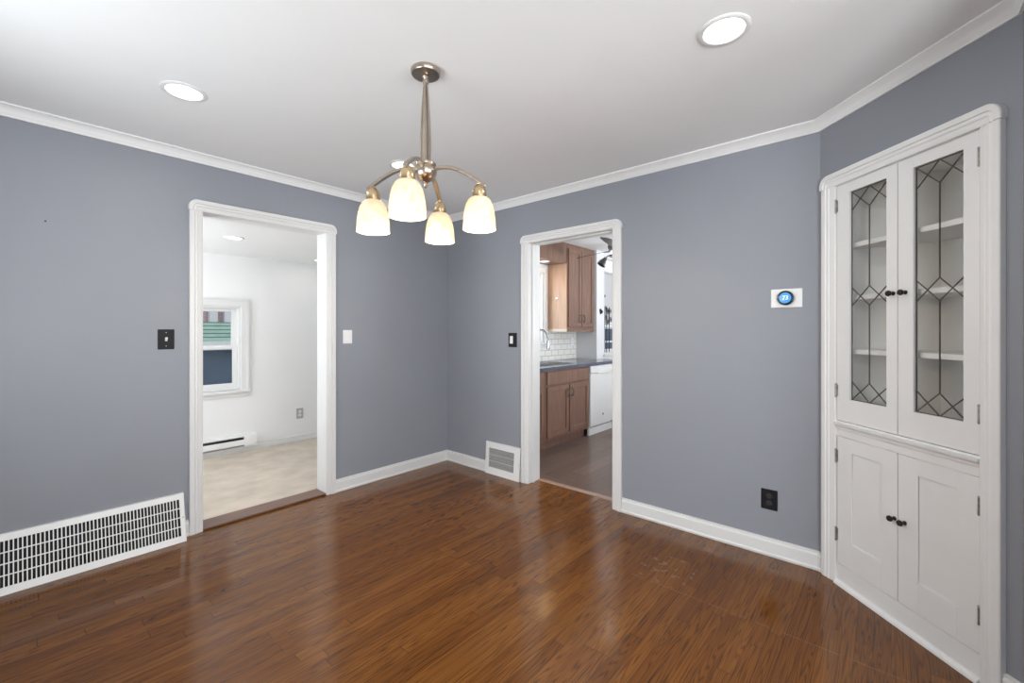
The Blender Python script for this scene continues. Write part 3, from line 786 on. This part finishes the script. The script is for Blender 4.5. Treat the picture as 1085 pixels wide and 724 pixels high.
# ------------------------------------------------------------------ porch room heater
t = thing('baseboard_heater', (0.15, SUN_Y, 0.062), 0, 'white electric baseboard heater under the porch room window', 'heater')
HWd = 1.627
MB().box(HWd - 0.125, HWd, -0.062, 0, 0.0, 0.118).build('end_box', STEELW, t, 0.003)
MB().box(0, 0.125, -0.062, 0, 0.0, 0.118).build('end_box', STEELW, t, 0.003)
MB().box(0.125, HWd - 0.125, -0.012, 0, 0.0, 0.118).box(0.125, HWd - 0.125, -0.062, -0.012, 0.108, 0.118).box(0.125, HWd - 0.125, -0.055, -0.012, 0.0, 0.004).build('housing', STEELW, t)
MB().prism([(0.125, -0.062, 0.022), (0.125, -0.066, 0.028), (0.125, -0.062, 0.080), (0.125, -0.059, 0.080), (0.125, -0.059, 0.022)], (HWd - 0.25, 0, 0)).build('front_panel', STEELW, t)
b = MB()
for i in range(120):
    x = 0.13 + (HWd - 0.26) * i / 119; b.box(x - 0.0007, x + 0.0007, -0.052, -0.016, 0.028, 0.098)
b.tube([(0.128, -0.034, 0.06), (HWd - 0.128, -0.034, 0.06)], 0.008)
b.build('heating_fins', mat('dark_fins', (0.06, 0.055, 0.05), 0.5, metal=0.5, noise=0.1), t)


# ------------------------------------------------------------------ kitchen cabinets
def arch_handle(parent, x, y, z, L=0.10, horizontal=False):
    pts = []
    for i in range(13):
        t_ = i / 12; pts.append((x, y - 0.003 - 0.026 * sin(pi * t_) ** 0.7, z - L / 2 + L * t_))
    MB().tube(pts, [0.0065 - 0.0020 * sin(pi * i / 12) for i in range(13)], 10).build('handle', mat('pewter', (0.16, 0.14, 0.12), 0.35, metal=0.9, noise=0.1), parent, smooth=True)


def wood_door(parent, x0, x1, z0, z1, y, hx, hz, m=KWOOD, st=0.052):
    b = MB()
    b.box(x0, x0 + st, y - 0.02, y, z0, z1).box(x1 - st, x1, y - 0.02, y, z0, z1).box(x0 + st, x1 - st, y - 0.02, y, z0, z0 + st).box(x0 + st, x1 - st, y - 0.02, y, z1 - st, z1)
    b.box(x0 + st, x1 - st, y - 0.010, y - 0.002, z0 + st, z1 - st)
    # inner bead
    e = 0.008
    b.box(x0 + st, x0 + st + e, y - 0.015, y - 0.009, z0 + st, z1 - st).box(x1 - st - e, x1 - st, y - 0.015, y - 0.009, z0 + st, z1 - st)
    b.box(x0 + st, x1 - st, y - 0.015, y - 0.009, z0 + st, z0 + st + e).box(x0 + st, x1 - st, y - 0.015, y - 0.009, z1 - st - e, z1 - st)
    d = b.build('door', m, parent, 0.002)
    arch_handle(d, hx, y - 0.02, hz)
    return d


CF = 2.845     # base cabinet face
t = thing('base_cabinet', (0, 0, 0), 0, 'brown wooden sink base cabinet with two doors next to the white dishwasher', 'cabinet', 'kitchen base cabinets')
MB().box(3.815, 4.725, CF, CF + 0.02, 0.10, 0.875).box(3.815, 3.835, CF + 0.02, KY - 0.01, 0.10, 0.875).box(4.705, 4.725, CF + 0.02, KY - 0.01, 0.10, 0.875).box(3.835, 4.705, CF + 0.02, KY - 0.01, 0.10, 0.12).box(3.815, 4.725, CF + 0.065, KY - 0.01, 0.0, 0.10).build('body', KWOOD, t)
MB().box(3.845, 4.700, CF - 0.02, CF, 0.715, 0.860).build('false_drawer_front', KWOOD, t, 0.003)
wood_door(t, 3.845, 4.262, 0.135, 0.692, CF, 4.228, 0.60); wood_door(t, 4.283, 4.700, 0.135, 0.692, CF, 4.317, 0.60)
t = thing('base_cabinet', (0, 0, 0), 0, 'brown base cabinet of drawer and door at the left jamb of the kitchen doorway', 'cabinet', 'kitchen base cabinets')
MB().box(3.12, 3.812, CF, KY - 0.01, 0.10, 0.875).box(3.12, 3.812, CF + 0.065, KY - 0.01, 0.0, 0.10).build('body', KWOOD, t)
dr = MB().box(3.15, 3.785, CF - 0.02, CF, 0.715, 0.860).build('drawer', KWOOD, t, 0.003)
wood_door(t, 3.15, 3.785, 0.135, 0.692, CF, 3.20, 0.60)

# worktop with a sink cut-out
b = MB(); SX0, SX1, SY0, SY1 = 3.92, 4.58, 2.93, 3.35
for x0, x1, y0, y1 in ((3.085, SX0, CF - 0.03, KY - 0.01), (SX1, NOOK_X - 0.004, CF - 0.03, KY - 0.01), (SX0, SX1, CF - 0.03, SY0), (SX0, SX1, SY1, KY - 0.01)):
    b.box(x0, x1, y0, y1, 0.876, 0.912)
b.box(NOOK_X - 0.004, 5.56, CF - 0.03, NOOK_Y - 0.004, 0.876, 0.912)
tag(b.build('countertop', GRANITE), 'dark speckled granite worktop running over the sink cabinet and dishwasher', 'countertop')
t = thing('kitchen_sink', (0, 0, 0), 0, 'steel sink let into the dark granite worktop', 'sink')
b = MB()
b.box(SX0 + 0.002, SX1 - 0.002, SY0 + 0.002, SY0 + 0.008, 0.73, 0.911).box(SX0 + 0.002, SX1 - 0.002, SY1 - 0.008, SY1 - 0.002, 0.73, 0.911).box(SX0 + 0.002, SX0 + 0.008, SY0 + 0.002, SY1 - 0.002, 0.73, 0.911).box(SX1 - 0.008, SX1 - 0.002, SY0 + 0.002, SY1 - 0.002, 0.73, 0.911)
b.box(SX0 + 0.002, SX1 - 0.002, SY0 + 0.002, SY1 - 0.002, 0.724, 0.730)
b.build('basin', INOX, t)
MB().lathe([(0, 0.7305), (0.03, 0.7305), (0.04, 0.733), (0.042, 0.730)], ((SX0 + SX1) / 2, 3.18, 0)).build('drain', CHROME, t, smooth=True)
t = thing('kitchen_faucet', (4.28, 3.405, 0.912), 0, 'tall chrome gooseneck faucet behind the kitchen sink', 'faucet')
MB().lathe([(0, 0), (0.027, 0), (0.027, 0.012), (0.018, 0.03), (0.016, 0.09), (0, 0.09)]).build('base', CHROME, t, smooth=True)
dx, dy = 0.08, -0.997
pts = [(0, 0, 0.08), (0, 0, 0.30)]
for i in range(1, 13):
    a = pi * i / 12; pts.append((dx * 0.125 * (1 - cos(a)), dy * 0.125 * (1 - cos(a)), 0.30 + 0.115 * sin(a)))
MB().tube(pts, 0.0125, 12).build('spout', CHROME, t, smooth=True)
e = pts[-1]
MB().lathe([(0, 0.0), (0.013, 0.0), (0.0165, -0.02), (0.0165, -0.075), (0.021, -0.115), (0.020, -0.125), (0, -0.125)], e).build('spray_head', CHROME, t, smooth=True)
MB().tube([(0.016, 0.0, 0.06), (0.05, 0.0, 0.075), (0.085, 0, 0.10)], [0.008, 0.006, 0.005], 10).build('lever', CHROME, t, smooth=True)

# dishwasher
t = thing('dishwasher', (4.735, CF, 0), 0, 'white dishwasher under the worktop at the right side of the kitchen doorway', 'dishwasher')
DW = 0.60
MB().box(0, DW, 0.02, 0.60, 0.09, 0.872).box(0.01, DW - 0.01, 0.0, 0.03, 0.0, 0.09).build('body', STEELW, t)
MB().box(0.003, DW - 0.003, -0.022, 0.02, 0.115, 0.775).build('door', STEELW, t, 0.004)
MB().box(0.003, DW - 0.003, -0.026, 0.02, 0.780, 0.870).build('control_panel', STEELW, t, 0.004)
MB().prism([(0.14, -0.026, 0.782), (0.16, -0.026, 0.765), (DW - 0.16, -0.026, 0.765), (DW - 0.14, -0.026, 0.782)], (0, -0.014, 0)).build('handle', STEELW, t, 0.003)
MB().lathe([(0, 0.004), (0.012, 0.003), (0.014, 0)], (0.315, -0.022, 0.235), (0, -1, 0), 20).build('badge', BRONZE, t)['label'] = 'small dark round badge'
t = thing('base_cabinet', (0, 0, 0), 0, 'narrow brown base cabinet at the end of the worktop, right of the dishwasher', 'cabinet', 'kitchen base cabinets')
MB().box(5.34, 5.55, CF, NOOK_Y - 0.01, 0.10, 0.875).box(5.34, 5.55, CF + 0.065, NOOK_Y - 0.01, 0.0, 0.10).build('body', KWOOD, t)
MB().box(5.36, 5.535, CF - 0.02, CF, 0.125, 0.86).build('end_panel', KWOOD, t, 0.003)

# wall cabinet
UF, UZ0, UZ1 = 3.17, 1.300, 2.405
t = thing('wall_cabinet', (0, 0, 0), 0, 'brown two-door wall cabinet with arched handles and a side coloured as if lamplit', 'cabinet')
MB().box(4.728, 5.415, UF, KY - 0.002, UZ0, KH - 0.002).build('body', KWOOD, t)
MB().box(4.720, 4.728, UF + 0.0, KY - 0.002, UZ0 + 0.035, 2.188).build('side_panel', KWOOD_LIT, t)['label'] = 'side panel with soffit lamplight put into its pale honey colour'
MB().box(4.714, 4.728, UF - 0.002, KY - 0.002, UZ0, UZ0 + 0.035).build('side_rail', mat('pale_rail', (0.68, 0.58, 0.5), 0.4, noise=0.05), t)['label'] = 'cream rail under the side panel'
wood_door(t, 4.752, 5.056, UZ0 + 0.065, UZ1 - 0.02, UF, 5.025, 1.475, st=0.05); wood_door(t, 5.066, 5.372, UZ0 + 0.065, UZ1 - 0.02, UF, 5.098, 1.475, st=0.05)
t = thing('wall_hook', (4.720, 3.32, 1.735), -pi / 2, 'small silver oval hook on the side of the wall cabinet', 'hook')
MB().lathe([(0, 0.0), (0.018, 0.0), (0.016, 0.005), (0, 0.007)], (0, 0, 0), (0, -1, 0), 20).build('back_plate', CHROME, t, smooth=True)
MB().tube([(0, -0.004, 0.0), (0, -0.012, -0.016), (0, -0.022, -0.02), (0, -0.028, -0.010)], 0.004, 8).build('prong', CHROME, t, smooth=True)
t = thing('soffit_light', (4.42, 3.30, 2.19), 0, 'small round lamp glowing under the wooden soffit above the sink', 'ceiling light')
MB().lathe([(0.05, -0.001), (0.054, -0.007), (0.068, -0.007), (0.070, 0.0), (0.05, 0.0)]).build('trim_ring', PLASTIC, t, smooth=True)
MB().lathe([(0, -0.004), (0.05, -0.003), (0.05, -0.0005)]).build('lens', lit('soffit_lens', (1, 0.9, 0.75), 2.0), t, smooth=True)
l = area('soffit_light_beam', (0, 0, -0.012), (0, 0, 0), 0.09, 0, LAMP['soffit'], (1.0, 0.72, 0.42), 'DISK'); l.parent = t

# ------------------------------------------------------------------ ceiling fan in the kitchen
t = thing('ceiling_fan', (4.46, 2.32, KH), 0, 'dark ceiling fan with spot lamps, partly hidden by the kitchen doorway casing', 'ceiling fan')
MB().lathe([(0, 0), (0.065, 0), (0.068, -0.02), (0.03, -0.05), (0, -0.05)]).build('canopy', FANB, t, smooth=True)
MB().lathe([(0.0, -0.045), (0.014, -0.045), (0.014, -0.13), (0.0, -0.13)]).build('downrod', FANB, t, smooth=True)
MB().lathe([(0, -0.125), (0.06, -0.13), (0.095, -0.15), (0.10, -0.20), (0.085, -0.235), (0, -0.24)]).build('motor_housing', FANB, t, smooth=True)
for ang in (72, 198, 318):
    a = radians(ang); m_ = Matrix.Rotation(a, 3, 'Z'); tl = Matrix.Rotation(radians(-14.5), 3, 'X')
    pr = [(0.16, -0.035), (0.22, -0.052), (0.45, -0.066), (0.60, -0.068), (0.645, -0.05), (0.66, 0), (0.645, 0.05), (0.60, 0.068), (0.45, 0.066), (0.22, 0.052), (0.16, 0.035)]
    bl = MB().prism([m_ @ (tl @ Vector((x, y, 0))) + Vector((0, 0, -0.225)) for x, y in pr], (0, 0, 0.005)).build('blade', FANB, t)
    MB().bar([m_ @ Vector((x, 0, -0.228)) for x in (0.07, 0.12, 0.20)], 0.03, 0.006).build('blade_iron', FANB, bl)
MB().lathe([(0, -0.236), (0.07, -0.24), (0.075, -0.27), (0.06, -0.285), (0, -0.29)]).build('light_kit', lit('fan_lamp_glow', (1, 0.97, 0.92), 1.2), t, smooth=True)['label'] = 'white glowing light kit'
pl = bpy.data.lights.new('fan_lamp_light', 'POINT'); pl.energy = LAMP['fan']; pl.shadow_soft_size = 0.09; pl.color = (1, 0.97, 0.92)
po = bpy.data.objects.new('fan_lamp_light', pl); COL.objects.link(po); po.parent = t; po.location = (0.0, 0.0, -0.40)
MB().lathe([(0, -0.286), (0.085, -0.288), (0.085, -0.302), (0, -0.304)]).build('lamp_plate', FANB, t, smooth=True)
for ang in (139, 259, 19):
    a = radians(ang); ca, sa = cos(a), sin(a); p = Vector((0.13 * ca, 0.13 * sa, -0.325)); d = Vector((0.55 * ca, 0.55 * sa, -0.83))
    ar = MB().tube([(0.05 * ca, 0.05 * sa, -0.295), (0.10 * ca, 0.10 * sa, -0.298), tuple(p)], 0.007, 8).build('lamp_arm', FANB, t, smooth=True)
    MB().lathe([(0, 0), (0.018, 0), (0.026, 0.02), (0.044, 0.06), (0.048, 0.095), (0.045, 0.095), (0.040, 0.06), (0.02, 0.02), (0, 0.015)], p, d, 24).build('spot_shade', FANB, ar, smooth=True)

# ------------------------------------------------------------------ nook wall ornaments and the blind
t = thing('roller_blind', (NW[0] + 0.03, NOOK_Y + 0.02, 2.165), 0, 'plain grey roller blind pulled part way down the kitchen nook window', 'blind')
BW = NW[1] - NW[0] - 0.06
MB().tube([(0, 0, 0), (BW, 0, 0)], 0.018, 14).build('roller', BLIND, t, smooth=True)
MB().box(0.004, BW - 0.004, 0.014, 0.0165, -0.735, 0.0).build('fabric', BLIND, t)
MB().box(0.004, BW - 0.004, 0.008, 0.022, -0.755, -0.735).build('bottom_bar', PLASTIC, t, 0.003)


def heart(x, z, s, label, rot=0.0):
    pts = []
    for i in range(28):
        a = 2 * pi * i / 28; px = 16 * sin(a) ** 3; pz = 13 * cos(a) - 5 * cos(2 * a) - 2 * cos(3 * a) - cos(4 * a)
        px, pz = px * s / 32, pz * s / 32; pts.append((px * cos(rot) - pz * sin(rot), 0, px * sin(rot) + pz * cos(rot)))
    o = MB().prism(pts, (0, -0.012, 0)).build('heart_ornament', BLACK, loc=(x, NOOK_Y, z), bevel=0.003)
    tag(o, label, 'wall ornament', 'dark hearts in the kitchen nook')


heart(5.53, 1.585, 0.085, 'dark heart on the white kitchen wall beside the nook window', -0.5)
t = thing('scroll_ornament', (NW[0] + 0.035, NOOK_Y + 0.012, 1.30), 0, 'black wrought iron scrolls hanging in front of the kitchen nook window', 'ornament')
b = MB()
for cx, cz, sg in ((0.03, 0.20, 1), (0.09, 0.30, -1), (0.03, 0.34, -1), (0.10, 0.14, 1), (0.17, 0.30, 1), (0.17, 0.18, -1)):
    pts = []
    for i in range(30):
        a = i / 29 * 3.4 * pi; r = 0.006 + 0.034 * i / 29; pts.append((cx + sg * r * cos(a), -0.004, cz + r * sin(a)))
    b.tube(pts, 0.0045, 6)
b.build('scroll', BLACK, t)
b = MB()
for x in (0.005, 0.062, 0.135): b.tube([(x, -0.006, -0.30), (x, -0.006, 0.36)], 0.006, 8)
b.build('rod', BLACK, t)
hk = MB().tube([(0, 0.0, 0.02), (0, -0.02, 0.012), (0.006, -0.026, -0.012), (0.0, -0.012, -0.03)], [0.008, 0.009, 0.007, 0.004], 8).build('blind_clip', BLACK, loc=(NW[0] + 0.05, NOOK_Y + 0.034, 1.82), smooth=True)
tag(hk, 'small dark clip on the grey blind of the nook window', 'clip')

# ------------------------------------------------------------------ what the porch window looks out on
t = thing('neighbour_garage', (0, 0, -0.6), 0, 'blue garage with white eave and pale green ribbed roof outside the porch window', 'building')
GY = 7.6
MB().box(-3.0, 4.2, GY, GY + 3.2, 0, 1.62).build('wall', BLUEW, t)
MB().box(-3.1, 4.3, GY - 0.14, GY + 0.02, 1.63, 1.76).build('eave_board', PORCHW, t)
b = MB(); w_ = MB()
for i in range(5):
    z = 1.765 + i * 0.056; y = GY - 0.10 + i * 0.09
    b.prism([(-3.1, y, z), (-3.1, y + 0.02, z + 0.044), (-3.1, y + 0.30, z + 0.044), (-3.1, y + 0.30, z)], (7.4, 0, 0))
    w_.box(-3.1, 4.3, y + 0.05, y + 0.3, z + 0.044, z + 0.056)
b.build('awning', GREENA, t); w_.build('awning_stripe', mat('dark_green', (0.06, 0.13, 0.10), 0.6, noise=0.1), t)
t = thing('garden_fence', (0, 0, -0.6), 0, 'dark blue fence wall outside the kitchen nook window', 'fence')
MB().box(8.5, 8.62, 3.6, 10.0, 0, 1.95).build('boards', BLUEW, t)
MB().box(8.47, 8.65, 3.6, 10.0, 1.95, 2.0).build('cap', PORCHW, t)
t = thing('neighbour_house', (0, 0, -0.6), 0, 'pink brick house with white posts behind the green awning, outside the porch window', 'building')
MB().box(-6.0, 9.0, 12.0, 16.0, 0, 5.2).build('wall', BRICK, t)
b = MB()
b.prism([(-6.4, 11.6, 5.2), (-6.4, 16.4, 5.2), (-6.4, 14.0, 7.2)], (15.8, 0, 0)); b.build('roof', mat('roof_shingle', (0.10, 0.09, 0.09), 0.9, noise=0.2), t)
for x in (2.2, 3.0, 3.3): MB().box(x, x + 0.16, 11.8, 11.96, 0, 5.15).build('post', PORCHW, t)
